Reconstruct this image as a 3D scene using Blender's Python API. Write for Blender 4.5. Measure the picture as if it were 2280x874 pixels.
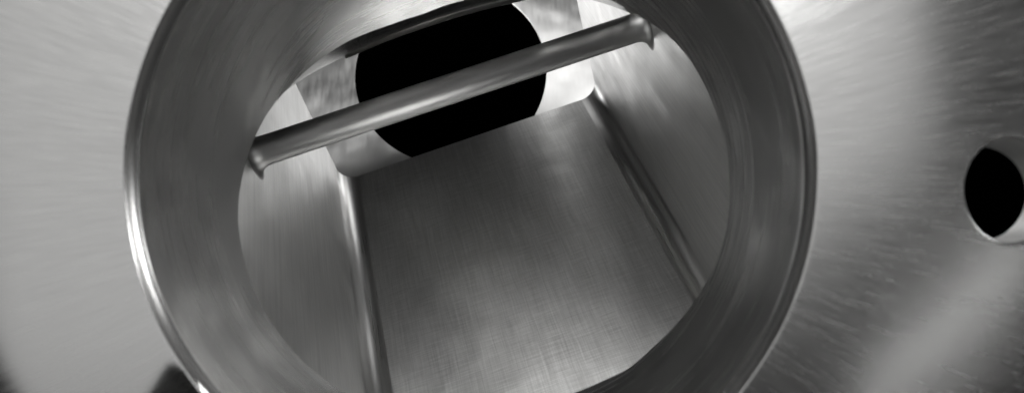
import bpy, math, random
import numpy as np
from mathutils import Vector, geometry

for o in list(bpy.data.objects):
    bpy.data.objects.remove(o)
scene = bpy.context.scene
COL = scene.collection

# ------------------------------------------------------------------ camera, world, light, exposure
# Working unit: 0.2 mm.  X right, Y away from the viewer, Z up; the front of the housing lies at Y = F.
S = 0.0002
F = 1975.0
HZ = 1.2


def W(p):
    return Vector((p[0] * S, (p[1] - F) * S, HZ + p[2] * S))


cam_d = bpy.data.cameras.new('camera')
cam = bpy.data.objects.new('camera', cam_d)
COL.objects.link(cam)
cam.location = W((0, 0, 0))
cam.rotation_euler = (math.radians(90), 0, 0)
cam_d.sensor_width = 36.0
cam_d.lens = 36.0 * F / 2280.0
cam_d.clip_start = 0.01
cam_d.clip_end = 100.0
cam_d.dof.use_dof = True
cam_d.dof.focus_distance = 0.80
cam_d.dof.aperture_fstop = 8.0
scene.camera = cam

world = bpy.data.worlds.new('World')
scene.world = world
world.use_nodes = True
world.node_tree.nodes['Background'].inputs[0].default_value = (1.0, 0.99, 0.96, 1)
world.node_tree.nodes['Background'].inputs[1].default_value = 0.012

scene.view_settings.view_transform = 'Standard'
scene.view_settings.look = 'None'
scene.view_settings.exposure = 0.0
scene.view_settings.gamma = 1.0
scene.view_settings.use_curve_mapping = False
scene.cycles.max_bounces = 14
scene.cycles.glossy_bounces = 12
scene.cycles.sample_clamp_indirect = 6.0
scene.cycles.caustics_reflective = True
scene.cycles.blur_glossy = 0.3
scene.cycles.use_denoising = True


def softbox(name, loc, target, sx, sy, radiance, roll=0.0, color=(1, 0.997, 0.99)):
    d = bpy.data.lights.new(name, 'AREA')
    d.shape = 'RECTANGLE'
    d.size, d.size_y = sx, sy
    d.energy = radiance * math.pi * sx * sy
    d.color = color
    o = bpy.data.objects.new(name, d)
    COL.objects.link(o)
    o.location = loc
    q = (Vector(target) - Vector(loc)).to_track_quat('-Z', 'Y')
    o.rotation_mode = 'QUATERNION'
    from mathutils import Quaternion
    o.rotation_quaternion = q @ Quaternion((0, 0, 1), roll)
    return o


TGT = (0, 0, HZ)
softbox('softbox_main', (-0.14, -1.5, HZ + 0.44), TGT, 3.1, 1.8, 0.60, math.radians(20))
softbox('softbox_side', (1.05, -0.11, HZ + 0.29), (0, 0.05, HZ), 0.12, 0.20, 18.0, math.radians(20))
softbox('softbox_low', (0.88, -0.78, HZ - 0.23), (0.18, 0, HZ - 0.08), 0.62, 0.026, 3.6, math.radians(34))
softbox('softbox_top', (0.06, -0.60, HZ + 0.62), (0, 0.2, HZ - 0.1), 0.6, 0.40, 27.0)
softbox('hidden_fill_rear', (0.08, 0.685, HZ + 0.33), (0.10, 1.05, HZ + 0.18), 0.30, 0.14, 1.3)  # added lamp, hidden inside the housing to whiten the back wall
softbox('hidden_fill_outlet', (-0.50, 1.27, HZ + 0.09), (0.10, 0.30, HZ + 0.08), 0.25, 0.18, 13.0)  # added unseen lamp behind the outlet, brightens the right chute wall
softbox('hidden_fill_outlet_right', (0.28, 1.30, HZ + 0.29), (-0.12, 0.25, HZ - 0.05), 0.24, 0.58, 4.6)  # its added counterpart, out of view, for the left chute wall and tube
softbox('hidden_fill_inner', (0.12, 0.60, HZ + 0.285), (-0.14, 0.46, HZ + 0.0), 0.10, 0.16, 2.5)  # small added lamp out of view, lifts the left wall and bend
softbox('hidden_fill_bend', (-0.02, 0.825, HZ + 0.364), (-0.17, 0.525, HZ - 0.006), 0.05, 0.10, 5.0)  # unseen lamp added to draw the highlight along the left bend

# ------------------------------------------------------------------ materials


def nn(nt, typ, **kw):
    n = nt.nodes.new(typ)
    for k, v in kw.items():
        setattr(n, k, v)
    return n


def brushed(name, base=0.63, rough=0.30, aniso=0.6, along=6.0, across=900.0, cross=0.0,
            bump=0.12, cloud=0.06, wave=0.0, contrast=0.11, tint=(1.0, 0.998, 0.988), tangent='U'):
    """Brushed stainless steel; the scratches run along V of the UV map (metres)."""
    m = bpy.data.materials.new(name)
    m.use_nodes = True
    nt = m.node_tree
    L = nt.links.new
    bs = nt.nodes['Principled BSDF']
    uv = nn(nt, 'ShaderNodeUVMap')
    sep = nn(nt, 'ShaderNodeSeparateXYZ')
    L(uv.outputs[0], sep.inputs[0])

    # slow wander so that the strokes are not ruler-straight
    wn = nn(nt, 'ShaderNodeTexNoise')
    wn.inputs['Scale'].default_value = 14.0
    wn.inputs['Detail'].default_value = 2.0
    L(uv.outputs[0], wn.inputs['Vector'])
    wadd = nn(nt, 'ShaderNodeMath', operation='MULTIPLY_ADD')
    L(wn.outputs[0], wadd.inputs[0])
    wadd.inputs[1].default_value = 0.004
    L(sep.outputs[0], wadd.inputs[2])

    def strokes(sx, sy, seed, detail=3.0, rough_=0.6, swap=False):
        a = nn(nt, 'ShaderNodeMath', operation='MULTIPLY')
        b = nn(nt, 'ShaderNodeMath', operation='MULTIPLY')
        L(wadd.outputs[0], a.inputs[0])
        L(sep.outputs[1], b.inputs[0])
        a.inputs[1].default_value = sy if swap else sx
        b.inputs[1].default_value = sx if swap else sy
        c = nn(nt, 'ShaderNodeCombineXYZ')
        L(a.outputs[0], c.inputs[0])
        L(b.outputs[0], c.inputs[1])
        c.inputs[2].default_value = seed
        t = nn(nt, 'ShaderNodeTexNoise')
        t.inputs['Scale'].default_value = 1.0
        t.inputs['Detail'].default_value = detail
        t.inputs['Roughness'].default_value = rough_
        L(c.outputs[0], t.inputs['Vector'])
        return t.outputs[0]

    def mix(a, b, fac):
        x = nn(nt, 'ShaderNodeMix', data_type='FLOAT')
        x.inputs[0].default_value = fac
        L(a, x.inputs[2])
        L(b, x.inputs[3])
        return x.outputs[0]

    fine = strokes(across, along, 1.3)
    coarse = strokes(across * 0.28, along * 0.6, 7.7)
    h = mix(fine, coarse, 0.35)
    if cross > 0:
        h = mix(h, strokes(across * 0.9, along * 1.6, 12.1, swap=True), cross)
    cl = nn(nt, 'ShaderNodeTexNoise')
    cl.inputs['Scale'].default_value = 11.0
    cl.inputs['Detail'].default_value = 5.0
    cl.inputs['Roughness'].default_value = 0.55
    L(uv.outputs[0], cl.inputs['Vector'])

    # roughness = rough + strokes + cloudy polishing marks
    r1 = nn(nt, 'ShaderNodeMath', operation='MULTIPLY_ADD')
    L(h, r1.inputs[0])
    r1.inputs[1].default_value = 0.22
    r1.inputs[2].default_value = rough - 0.11 - cloud * 0.5
    r2 = nn(nt, 'ShaderNodeMath', operation='MULTIPLY_ADD')
    L(cl.outputs[0], r2.inputs[0])
    r2.inputs[1].default_value = cloud
    L(r1.outputs[0], r2.inputs[2])
    L(r2.outputs[0], bs.inputs['Roughness'])

    ramp = nn(nt, 'ShaderNodeMapRange')
    L(h, ramp.inputs[0])
    ramp.inputs[1].default_value = 0.30
    ramp.inputs[2].default_value = 0.70
    ramp.inputs[3].default_value = base * (1 - contrast)
    ramp.inputs[4].default_value = base * (1 + contrast)
    colr = nn(nt, 'ShaderNodeMix', data_type='RGBA', blend_type='MULTIPLY')
    colr.inputs[0].default_value = 1.0
    L(ramp.outputs[0], colr.inputs[6])
    colr.inputs[7].default_value = (*tint, 1)
    L(colr.outputs[2], bs.inputs['Base Color'])
    bs.inputs['Metallic'].default_value = 1.0
    bs.inputs['Anisotropic'].default_value = aniso
    tg = nn(nt, 'ShaderNodeTangent', direction_type='UV_MAP')
    L(tg.outputs[0], bs.inputs['Tangent'])
    bs.inputs['Anisotropic Rotation'].default_value = 0.0 if tangent == 'U' else 0.25

    b1 = nn(nt, 'ShaderNodeBump')
    b1.inputs['Strength'].default_value = bump
    b1.inputs['Distance'].default_value = 0.0006
    L(h, b1.inputs['Height'])
    if wave > 0:
        wv = nn(nt, 'ShaderNodeTexNoise')
        wv.inputs['Scale'].default_value = 16.0
        wv.inputs['Detail'].default_value = 1.5
        L(uv.outputs[0], wv.inputs['Vector'])
        b2 = nn(nt, 'ShaderNodeBump')
        b2.inputs['Strength'].default_value = 1.0
        b2.inputs['Distance'].default_value = wave
        L(wv.outputs[0], b2.inputs['Height'])
        L(b2.outputs[0], b1.inputs['Normal'])
    L(b1.outputs[0], bs.inputs['Normal'])
    return m


M_SHELL = brushed('brushed_shell_steel', rough=0.25, aniso=0.2, along=55.0, across=2000.0, bump=0.02, contrast=0.11, cloud=0.05, wave=0.0003)
M_TUBE = brushed('brushed_tube_steel', base=0.53, rough=0.26, aniso=0.0, along=7.0, across=600.0, bump=0.02, contrast=0.06, cloud=0.16, wave=0.0024)
M_RIM = brushed('polished_rim_steel', rough=0.22, aniso=0.2, along=10.0, across=300.0, bump=0.05, cloud=0.06, wave=0.0004)
M_FLOOR = brushed('crosshatched_floor_steel', base=0.56, rough=0.39, aniso=0.75, along=24.0, across=900.0, cross=0.42, bump=0.13, contrast=0.28, cloud=0.16, wave=0.0022, tangent='V')
M_WALL = brushed('brushed_wall_steel', rough=0.46, aniso=0.4, along=14.0, across=800.0, cross=0.15, bump=0.13, contrast=0.18, cloud=0.24, wave=0.0028, tangent='V')
M_BEND = brushed('polished_bend_steel', rough=0.31, aniso=0.5, along=3.0, across=500.0, bump=0.06, cloud=0.08, wave=0.0003)
M_ROD = brushed('polished_bar_steel', base=0.34, rough=0.46, aniso=0.2, along=40.0, across=180.0, bump=0.04, cloud=0.10, wave=0.0003)
M_BACK = brushed('brushed_back_steel', rough=0.36, aniso=0.0, along=40.0, across=260.0, bump=0.01, contrast=0.04, cloud=0.22, wave=0.004)
M_CEIL = brushed('dark_ceiling_steel', base=0.50, rough=0.22, aniso=0.0, along=14.0, across=600.0, bump=0.03, cloud=0.08, wave=0.0008)
M_PORT = brushed('satin_port_steel', rough=0.50, aniso=0.0, along=14.0, across=500.0, bump=0.03, cloud=0.10, wave=0.0004)

m = bpy.data.materials.new('black_velvet')
m.use_nodes = True
b = m.node_tree.nodes['Principled BSDF']
nz = nn(m.node_tree, 'ShaderNodeTexNoise')
nz.inputs['Scale'].default_value = 300.0
rp = nn(m.node_tree, 'ShaderNodeMapRange')
rp.inputs[3].default_value = 0.0002
rp.inputs[4].default_value = 0.0008
m.node_tree.links.new(nz.outputs[0], rp.inputs[0])
m.node_tree.links.new(rp.outputs[0], b.inputs['Base Color'])
b.inputs['Roughness'].default_value = 1.0
b.inputs['Specular IOR Level'].default_value = 0.0
M_BLACK = m

# ------------------------------------------------------------------ helpers
HOUSING = bpy.data.objects.new('steel_housing', None)
COL.objects.link(HOUSING)
BASE = Vector((0.0, 0.30, HZ - 0.42))
HOUSING.location = BASE
HOUSING['label'] = 'brushed stainless steel housing with large round inlet opening into a rectangular chute'
HOUSING['category'] = 'metal housing'


def link_mesh(name, verts, faces, mat, uvs=None, parent=None, thick=0.0, smooth=True, label=None):
    """verts in working units; uvs: one (u, v) per vertex or a list per face of corner uvs."""
    me = bpy.data.meshes.new(name)
    me.from_pydata([W(v) - BASE for v in verts], [], faces)
    if smooth:
        me.shade_smooth()
    if uvs is not None:
        lay = me.uv_layers.new(name='UVMap')
        for poly in me.polygons:
            for li in poly.loop_indices:
                lay.data[li].uv = uvs[me.loops[li].vertex_index]
    me.materials.append(mat)
    o = bpy.data.objects.new(name, me)
    COL.objects.link(o)
    o.parent = parent if parent is not None else HOUSING
    if thick:
        md = o.modifiers.new('sheet thickness', 'SOLIDIFY')
        md.thickness = thick * S
        md.offset = -1.0
        es = o.modifiers.new('crisp sheet edges', 'EDGE_SPLIT')
        es.split_angle = math.radians(40)
    if label:
        o['label'] = label
    return o


def grid(name, rows, uvrows, mat, flip=False, **kw):
    """rows: list of equal-length point lists."""
    nr, nc = len(rows), len(rows[0])
    verts = [p for r in rows for p in r]
    uvs = [p for r in uvrows for p in r]
    faces = []
    for i in range(nr - 1):
        for j in range(nc - 1):
            a, b_, c, d = i * nc + j, i * nc + j + 1, (i + 1) * nc + j + 1, (i + 1) * nc + j
            faces.append((d, c, b_, a) if flip else (a, b_, c, d))
    return link_mesh(name, verts, faces, mat, uvs, **kw)


def ray(px, py):
    return np.array([px - 1140.0, F, 437.0 - py])


# ------------------------------------------------------------------ the shell surface (height field over X, Z)
CX, CZ = 1048.0 - 1140.0, 437.0 - 388.0      # axis of the inlet tube
R_OUT, R_IN = 776.0, 751.0
PX, PZ, PR = 1115.0, 14.0, 116.0              # the small port


def sp(x, w):
    """soft positive part"""
    return w * np.logaddexp(0.0, x / w)


def height(x, z):
    """how far the sheet lies behind the plane Y = F"""
    x = np.asarray(x, float)
    z = np.asarray(z, float)
    h = 0.5 * 0.00031 * sp(x - 560.0, 60.0) ** 2
    h = h + 0.5 * 0.0007 * sp(-x - 1090.0, 30.0) ** 2
    # facet under the inlet, lower left, tilted only to turn the sheet dark
    px, py = x + 1140.0, 437.0 - z
    q = (px - 398.0) * 0.845 + (py - 800.0) * 0.535
    fade = 1.0 / (1.0 + np.exp((px - 760.0) / 60.0))
    low = 1.0 / (1.0 + np.exp((740.0 - py) / 14.0))
    rim = np.clip((np.hypot(x - CX, z - CZ) - R_OUT) / 30.0, 0.0, 1.0)
    h = h + 0.7 * (sp(q, 6.0)) * fade * low * rim * rim * (3 - 2 * rim)
    # bottom-left corner rolls away
    q2 = (-(px - 20.0) * 0.80 + (py - 800.0) * 0.6)
    h = h + 0.5 * 0.0018 * sp(q2 - 4.0, 30.0) ** 2
    # gentle convexity of the whole wall
    h = h + 0.5 * 0.00006 * z * z
    return h


_f = 1.0 + float(height(PX, PZ)) / F
for _ in range(4):
    _f = 1.0 + float(height(1115.0 * _f, 14.0 * _f)) / F
PX, PZ, PR = 1115.0 * _f, 14.0 * _f, 116.0 * _f

# ------------------------------------------------------------------ end curve of the inlet tube
EDGE = [(532, 435), (542, 380), (572, 295), (600, 245), (645, 193), (668, 170), (695, 146), (726, 123), (771, 94), (796, 83), (834, 68),
        (872, 55), (940, 33), (1040, 0), (1110, -24), (1180, -40), (1250, -38), (1305, -22), (1355, 0), (1397, 19), (1426, 37), (1477, 71),
        (1505, 95), (1545, 147), (1580, 212), (1606, 290), (1621, 370), (1625, 437), (1616, 512), (1593, 587), (1572, 630), (1545, 672),
        (1500, 727), (1450, 775), (1400, 819), (1340, 847), (1275, 874), (1150, 912), (1030, 938), (940, 940), (850, 915), (765, 872),
        (705, 828), (652, 780), (608, 722), (570, 652), (542, 567), (530, 500)]
EC = np.array([1078.0, 440.0])


def end_curve(n):
    e = np.array(EDGE, float) - EC
    ang = np.unwrap(np.arctan2(-e[:, 1], e[:, 0]))      # decreasing (clockwise)
    rad = np.hypot(e[:, 0], e[:, 1])
    ang, rad = ang[::-1], rad[::-1]
    A = np.concatenate([ang - 2 * math.pi, ang, ang + 2 * math.pi])
    Rr = np.concatenate([rad, rad, rad])
    th = np.linspace(0, 2 * math.pi, n, endpoint=False)
    shift = int(n * 265 / 360)      # first column lies at the bottom
    th = np.roll(th, -shift)
    dense = np.interp(np.linspace(0, 2 * math.pi, n * 4, endpoint=False), np.mod(A, 2 * math.pi)[np.argsort(np.mod(A, 2 * math.pi))],
                      Rr[np.argsort(np.mod(A, 2 * math.pi))], period=2 * math.pi)
    kern = np.hanning(33)
    kern /= kern.sum()
    sm = np.convolve(np.concatenate([dense[-32:], dense, dense[:32]]), kern, 'same')[32:-32]
    r = np.roll(sm[::4], -shift)
    pts = []
    c = np.array([CX, CZ])
    ks = []
    for t, rr in zip(th, r):
        px, py = EC[0] + rr * math.cos(t), EC[1] - rr * math.sin(t)
        d = np.array([px - 1140.0, 437.0 - py])
        A_, B_, C_ = d @ d, -2 * d @ c, c @ c - R_IN ** 2
        k = (-B_ + math.sqrt(B_ * B_ - 4 * A_ * C_)) / 2 / A_
        cap = 1.48 + 0.075 * math.tanh(3.0 * math.sin(t) + 0.3)
        k = cap - 0.04 * math.log1p(math.exp((cap - k) / 0.04))
        ks.append(k)
        pts.append((d[0] * k, F * k, d[1] * k))
    return pts


NT = 320
END = end_curve(NT)
PHI = [math.atan2(p[2] - CZ, p[0] - CX) for p in END]
REND = [math.hypot(p[2] - CZ, p[0] - CX) for p in END]
rng = random.Random(4)
# hand-finished unevenness of the rim
ph_r = [(rng.uniform(0, 6.28), k, rng.uniform(0.3, 1.0)) for k in (3, 5, 8, 13, 21, 34, 47)]


def uneven(phi, shift=0.0):
    return sum(a / k ** 0.5 * math.sin(k * phi + p + shift * k) for p, k, a in ph_r)


def ringpt(phi, r, dy):
    x, z = CX + r * math.cos(phi), CZ + r * math.sin(phi)
    x0, z0 = CX + R_OUT * math.cos(phi), CZ + R_OUT * math.sin(phi)
    return (x, F + float(height(x0, z0)) + dy, z)


# inlet rim: rounded shoulder, shallow concave weld, rounded inner edge
prof = []
CONE = math.radians(54)
for k in range(7):
    a = k / 6 * CONE
    prof.append((R_OUT - 5 * math.sin(a), 5 * (1 - math.cos(a))))
r0, y0 = prof[-1]
r1 = R_IN + 4 * (1 - math.sin(CONE)) + 0.5
for k in range(1, 9):
    t = k / 8
    prof.append((r0 + (r1 - r0) * t, y0 + (r0 - r1) * math.tan(CONE) * t + 2.6 * math.sin(math.pi * t)))
r1, y1 = prof[-1]
for k in range(1, 7):
    a = CONE + k / 6 * (math.radians(88) - CONE)
    prof.append((r1 - 4 * (math.sin(a) - math.sin(CONE)), y1 + 4 * (math.cos(CONE) - math.cos(a)) + 0.8 * k))
Y_RIM = prof[-1][1]
rows, uvr = [], []
tot = 0
for i, (r, y) in enumerate(prof):
    if i:
        tot += math.hypot(r - prof[i - 1][0], y - prof[i - 1][1])
    mid = math.sin(math.pi * i / (len(prof) - 1))
    rows.append([ringpt(p, r + 1.4 * mid * uneven(p), y + 3.0 * mid * uneven(p, 1.0)) for p in PHI + PHI[:1]])
    uvr.append([(tot * S, j / NT * 2 * math.pi * R_IN * S) for j in range(NT + 1)])

# inlet tube
NTUBE = 56
trow, tuv = [], []
for i in range(NTUBE):
    t = i / (NTUBE - 1)
    row, ur = [], []
    for j in range(NT + 1):
        e, phi, re = END[j % NT], PHI[j % NT], REND[j % NT]
        st = ringpt(phi, R_IN, Y_RIM)
        w = max(0.0, (t - 0.45) / 0.55) ** 2.4
        r = prof[-1][0] + (re - prof[-1][0]) * w
        y = st[1] + (e[1] - st[1]) * t
        row.append((CX + r * math.cos(phi), y, CZ + r * math.sin(phi)))
        ur.append(((y - F) * S, j / NT * 2 * math.pi * R_IN * S))
    trow.append(row)
    tuv.append(ur)
tube = grid('inlet_tube', trow, tuv, M_TUBE, thick=10, label='dark brushed inner wall of the round inlet')
grid('inlet_rim', rows, uvr, M_RIM, parent=tube)

# ------------------------------------------------------------------ shell sheet with its two openings


def make_shell():
    XA, XB, ZA, ZB = -2000.0, 2000.0, -1250.0, 1250.0
    pts, edges = [], []

    def loop(cpts):
        s = len(pts)
        pts.extend(cpts)
        n = len(cpts)
        edges.extend([(s + i, s + (i + 1) % n) for i in range(n)])
    loop([(CX + R_OUT * math.cos(p), CZ + R_OUT * math.sin(p)) for p in PHI])
    n2 = 120
    loop([(PX + (PR + 8) * math.cos(2 * math.pi * k / n2), PZ + (PR + 8) * math.sin(2 * math.pi * k / n2)) for k in range(n2)])
    loop([(XA, ZA), (XB, ZA), (XB, ZB), (XA, ZB)])
    for dr in (10, 24, 42):
        pts.extend([(CX + (R_OUT + dr) * math.cos(2 * math.pi * k / 300), CZ + (R_OUT + dr) * math.sin(2 * math.pi * k / 300)) for k in range(300)])
        pts.extend([(PX + (PR + 8 + dr) * math.cos(2 * math.pi * k / 110), PZ + (PR + 8 + dr) * math.sin(2 * math.pi * k / 110)) for k in range(110)])
    st = 16.0
    nx, nz_ = int((XB - XA) / st), int((ZB - ZA) / st)
    for i in range(1, nx):
        for j in range(1, nz_):
            x, z = XA + i * st + (0.5 * st if j % 2 else 0), ZA + j * st
            if x >= XB - 2:
                continue
            if math.hypot(x - CX, z - CZ) < R_OUT + 52 or math.hypot(x - PX, z - PZ) < PR + 60:
                continue
            if (i % 3 or j % 3) and (abs(x) > 1300 or abs(z) > 600):
                continue
            pts.append((x, z))
    v, e, f, *_ = geometry.delaunay_2d_cdt([Vector(p) for p in pts], edges, [], 0, 1e-4)
    v = np.array([(p.x, p.y) for p in v])
    faces = []
    for t in f:
        c = v[list(t)].mean(0)
        if math.hypot(c[0] - CX, c[1] - CZ) < R_OUT - 0.5 or math.hypot(c[0] - PX, c[1] - PZ) < PR + 7.5:
            continue
        faces.append(tuple(t))
    hh = height(v[:, 0], v[:, 1])
    dx, dz = v[:, 0] - CX, v[:, 1] - CZ
    ang = np.arctan2(dx, dz)
    rr = np.hypot(dx, dz)
    uv = np.stack([ang * 950 * S, rr * S], 1)
    verts = [(p[0], F + h, p[1]) for p, h in zip(v, hh)]
    # faces must look towards -Y
    out = []
    for t in faces:
        a, b_, c = v[t[0]], v[t[1]], v[t[2]]
        cr = (b_[0] - a[0]) * (c[1] - a[1]) - (b_[1] - a[1]) * (c[0] - a[0])
        out.append(t if cr > 0 else t[::-1])
    return link_mesh('shell', verts, out, M_SHELL, [tuple(q) for q in uv], thick=12,
                     label='satin brushed outer sheet around the round inlet')


make_shell()

# small port at the right
NPORT = 120
PH = float(height(PX, PZ))
pp = []
for k in range(9):
    a = k / 8 * math.radians(86)
    pp.append((PR + 8 - 8 * math.sin(a), 5 * (1 - math.cos(a)) + 6 * (k / 8) ** 3))
prow, puv, qrow, quv = [], [], [], []


def portpt(a, r, dy):
    x0, z0 = PX + (PR + 8) * math.cos(a), PZ + (PR + 8) * math.sin(a)
    return (PX + r * math.cos(a), F + float(height(x0, z0)) + dy, PZ + r * math.sin(a))


angs = [2 * math.pi * k / NPORT for k in range(NPORT + 1)]
for i, (r, y) in enumerate(pp):
    prow.append([portpt(a, r + 0.6 * uneven(a, 2.0) * math.sin(math.pi * i / 8), y) for a in angs])
    puv.append([(i * 2 * S, a * PR * S) for a in angs])
for i in range(14):
    t = i / 13
    row = []
    for a in angs:
        s0 = portpt(a, pp[-1][0], pp[-1][1])
        row.append((PX + (PR - 4 * t) * math.cos(a), s0[1] + (F * 1.075 + PH - s0[1]) * t, PZ + (PR - 4 * t) * math.sin(a) - 8 * t))
    qrow.append(row)
    quv.append([(t * 150 * S, a * PR * S) for a in angs])
port = grid('port_tube', qrow, quv, M_PORT, thick=8, label='short inner wall of the small round port')
grid('port_rim', prow, puv, M_SHELL, parent=port)
# flat baffle standing a little way behind the port
kb = 1.17
c0, c1 = (2150.0, 600.0), (2420.0, 351.0)
dirv = np.array([c1[0] - c0[0], c1[1] - c0[1]])
dirv /= np.linalg.norm(dirv)
nrm = np.array([-dirv[1], dirv[0]])
rows, uvr = [], []
for i in range(9):
    r, q = [], []
    for j in range(9):
        pxy = np.array(c0) + dirv * (368.0 * j / 8) + nrm * (230.0 * i / 8)
        k = kb - 0.00030 * (pxy[0] - 2230.0)
        d = ray(*pxy) * k
        r.append(tuple(d))
        q.append((j * 40 * S, i * 28 * S))
    rows.append(r)
    uvr.append(q)
grid('port_baffle', rows, uvr, M_PORT, thick=10, label='grey baffle edge seen inside the small port')

# ------------------------------------------------------------------ chute behind the inlet
SC = 1.31
U = np.array([0.94563982, 0.02316224, 0.32412473])
A = np.array([-0.22525749, 0.76569761, 0.60246679])
N = np.array([-0.23422705, -0.64272811, 0.72929162])
O = np.array([-184.58, 4000.0, 265.75]) * SC
WL, WR, RB = 610.08 * SC, 602.58 * SC, 76.0 * SC


def C(u, a, n):
    return tuple(O + U * u + A * a + N * n)


def lerp(a, b, t):
    return a + (b - a) * t


A0 = -2650.0


def arch(u):
    return (615.0 - 72.0 * (u / (610.0 * SC)) ** 2) * SC


def ntop(a):
    return min(arch(WL) - 0.78 * a, (4000 * SC + 0.7657 * a - 2680) / 0.643)


NA = 90
al = [A0 * (1 - i / (NA - 1)) for i in range(NA)]
# floor
ul = [lerp(-WL + RB, WR - RB, i / 60) for i in range(61)]
grid('chute_floor', [[C(u, a, 0) for u in ul] for a in al], [[(u * S, a * S) for u in ul] for a in al], M_FLOOR, thick=10,
     label='dark cross-hatched flat floor of the chute')
# bends
for side in (-1, 1):
    rows, uvr = [], []
    for a in al:
        r, q = [], []
        for k in range(21):
            t = k / 20 * math.pi / 2
            if side < 0:
                u, n = -WL + RB - RB * math.sin(t), RB - RB * math.cos(t)
            else:
                u, n = WR - RB + RB * math.sin(t), RB - RB * math.cos(t)
            r.append(C(u, a, n))
            q.append((RB * t * S, a * S))
        rows.append(r)
        uvr.append(q)
    grid('chute_bend', rows, uvr, M_BEND, flip=(side < 0), thick=10)
# side walls
for side, uw in ((-1, -WL), (1, WR)):
    rows, uvr = [], []
    for a in al:
        r, q = [], []
        for k in range(41):
            n = lerp(RB, ntop(a), k / 40)
            r.append(C(uw, a, n))
            q.append((n * S, a * S + (0.37 if side > 0 else 0)))
        rows.append(r)
        uvr.append(q)
    grid('chute_wall', rows, uvr, M_WALL, flip=(side < 0), thick=10,
         label='bright brushed side wall of the chute' if side > 0 else None)

# ceiling panel: from the arched far edge of the chute to the flattened top of the inlet tube
ang_hi, ang_lo = math.radians(158), math.radians(40)
sel = [j for j in range(NT) if ang_lo <= PHI[j] <= ang_hi]
sel.sort(key=lambda j: -PHI[j])
rows, uvr = [], []
for i in range(30):
    t = i / 29
    r, q = [], []
    for jj, j in enumerate(sel):
        s = jj / (len(sel) - 1)
        u = lerp(-WL, WR, s)
        fe = np.array(C(u, 0, arch(u)))
        e = np.array(END[j])
        c3 = np.array([CX, e[1], CZ])
        e = e + (e - c3) / np.linalg.norm(e - c3) * 10.0
        bow = math.sin(math.pi * t) * -4.0
        p = lerp(fe, e, t) + N * bow
        r.append(tuple(p))
        q.append((s * 1.5 * WL * S, t * 1400 * S))
    rows.append(r)
    uvr.append(q)
ceil = grid('chute_ceiling', rows, uvr, M_CEIL, thick=10, label='dark arched ceiling panel of the chute')
# thin turned-down edge along the arched end
rows, uvr = [], []
for i, (dn, da) in enumerate(((4, -52), (0, -48), (-3, -40), (-3, -2), (0, 2), (10, 4))):
    r, q = [], []
    for k in range(81):
        u = lerp(-WL * 0.62, WR * 0.97, k / 80)
        r.append(C(u, da, arch(u) + 6 - 11 * min(1.0, k / 30) * min(1.0, (80 - k) / 20) + dn))
        q.append((i * 8 * S, u * S))
    rows.append(r)
    uvr.append(q)
grid('ceiling_edge_strip', rows, uvr, M_BEND, parent=ceil)

# ------------------------------------------------------------------ cross bar
RR = 57.0
NSEG = 48


def bar_axis(u):
    t = (u + WL) / (WL + WR)
    return lerp(-1078.0, -1008.0, t) * SC, lerp(962.0, 906.0, t) * SC


def bar_ring(u, r):
    ra, rn = bar_axis(u)
    return [C(u, ra + r * math.cos(2 * math.pi * k / NSEG), rn + r * math.sin(2 * math.pi * k / NSEG)) for k in range(NSEG + 1)]


def bar_uv(u):
    return [(2 * math.pi * k / NSEG * RR * S, u * S) for k in range(NSEG + 1)]


us = [lerp(-WL - 4, WR + 4, i / 80) for i in range(81)]
bar = grid('cross_bar', [bar_ring(u, RR) for u in us], [bar_uv(u) for u in us], M_ROD, label='round steel bar welded across the inlet')
for side, uw in ((-1, -WL), (1, WR)):
    rows, uvr = [], []
    for i in range(15):
        t = i / 14 * math.pi / 2
        fr = 44.0
        r = RR + 0.4 + fr * (1 - math.sin(t))
        d = fr * 1.25 * (1 - math.cos(t))
        u = uw - side * d
        ring = []
        RA, RN = bar_axis(u)
        for k in range(NSEG + 1):
            an = 2 * math.pi * k / NSEG
            rr = RR + 0.4 + (r - RR - 0.4) * (0.75 - 0.35 * math.sin(an) + 0.05 * math.sin(3 * an + side))
            ring.append(C(u, RA + rr * math.cos(an), RN + rr * math.sin(an)))
        rows.append(ring)
        uvr.append(bar_uv(u))
    grid('weld_fillet', rows, uvr, M_ROD, flip=(side > 0), parent=bar)

# ------------------------------------------------------------------ back wall with round outlet
KB = 3.02
BC = np.array([(1004 - 1140) * KB, F * KB, (437 - 156) * KB])
BR = 213.0 * KB


def backpt(r, an):
    x, z = r * math.cos(an), r * math.sin(an)
    return (BC[0] + x, BC[1] - 0.00002 * x * x + 0.42 * z, BC[2] + z)


radii = [BR + (i / 26) ** 1.3 * 900 for i in range(27)]
angs = [2 * math.pi * k / 160 for k in range(161)]
back = grid('back_wall', [[backpt(r, a) for a in angs] for r in radii],
            [[(r * math.cos(a) * S, r * math.sin(a) * S) for a in angs] for r in radii], M_BACK, flip=True, thick=12,
            label='pale back wall with a round black outlet')

# ------------------------------------------------------------------ black studio backdrop
bd = bpy.data.meshes.new('backdrop')
vs, fs = [], []
for i in range(41):
    x = -4 + 8 * i / 40
    for z in (-1.5, 4.0):
        vs.append((x, 2.6 + 0.05 * math.sin(i * 1.9), z))
for i in range(40):
    fs.append((2 * i, 2 * i + 2, 2 * i + 3, 2 * i + 1))
bd.from_pydata(vs, [], fs)
bd.shade_smooth()
bd.materials.append(M_BLACK)
o = bpy.data.objects.new('backdrop', bd)
COL.objects.link(o)
o['kind'] = 'structure'
o['label'] = 'black studio backdrop seen through the round openings'
o['category'] = 'backdrop'
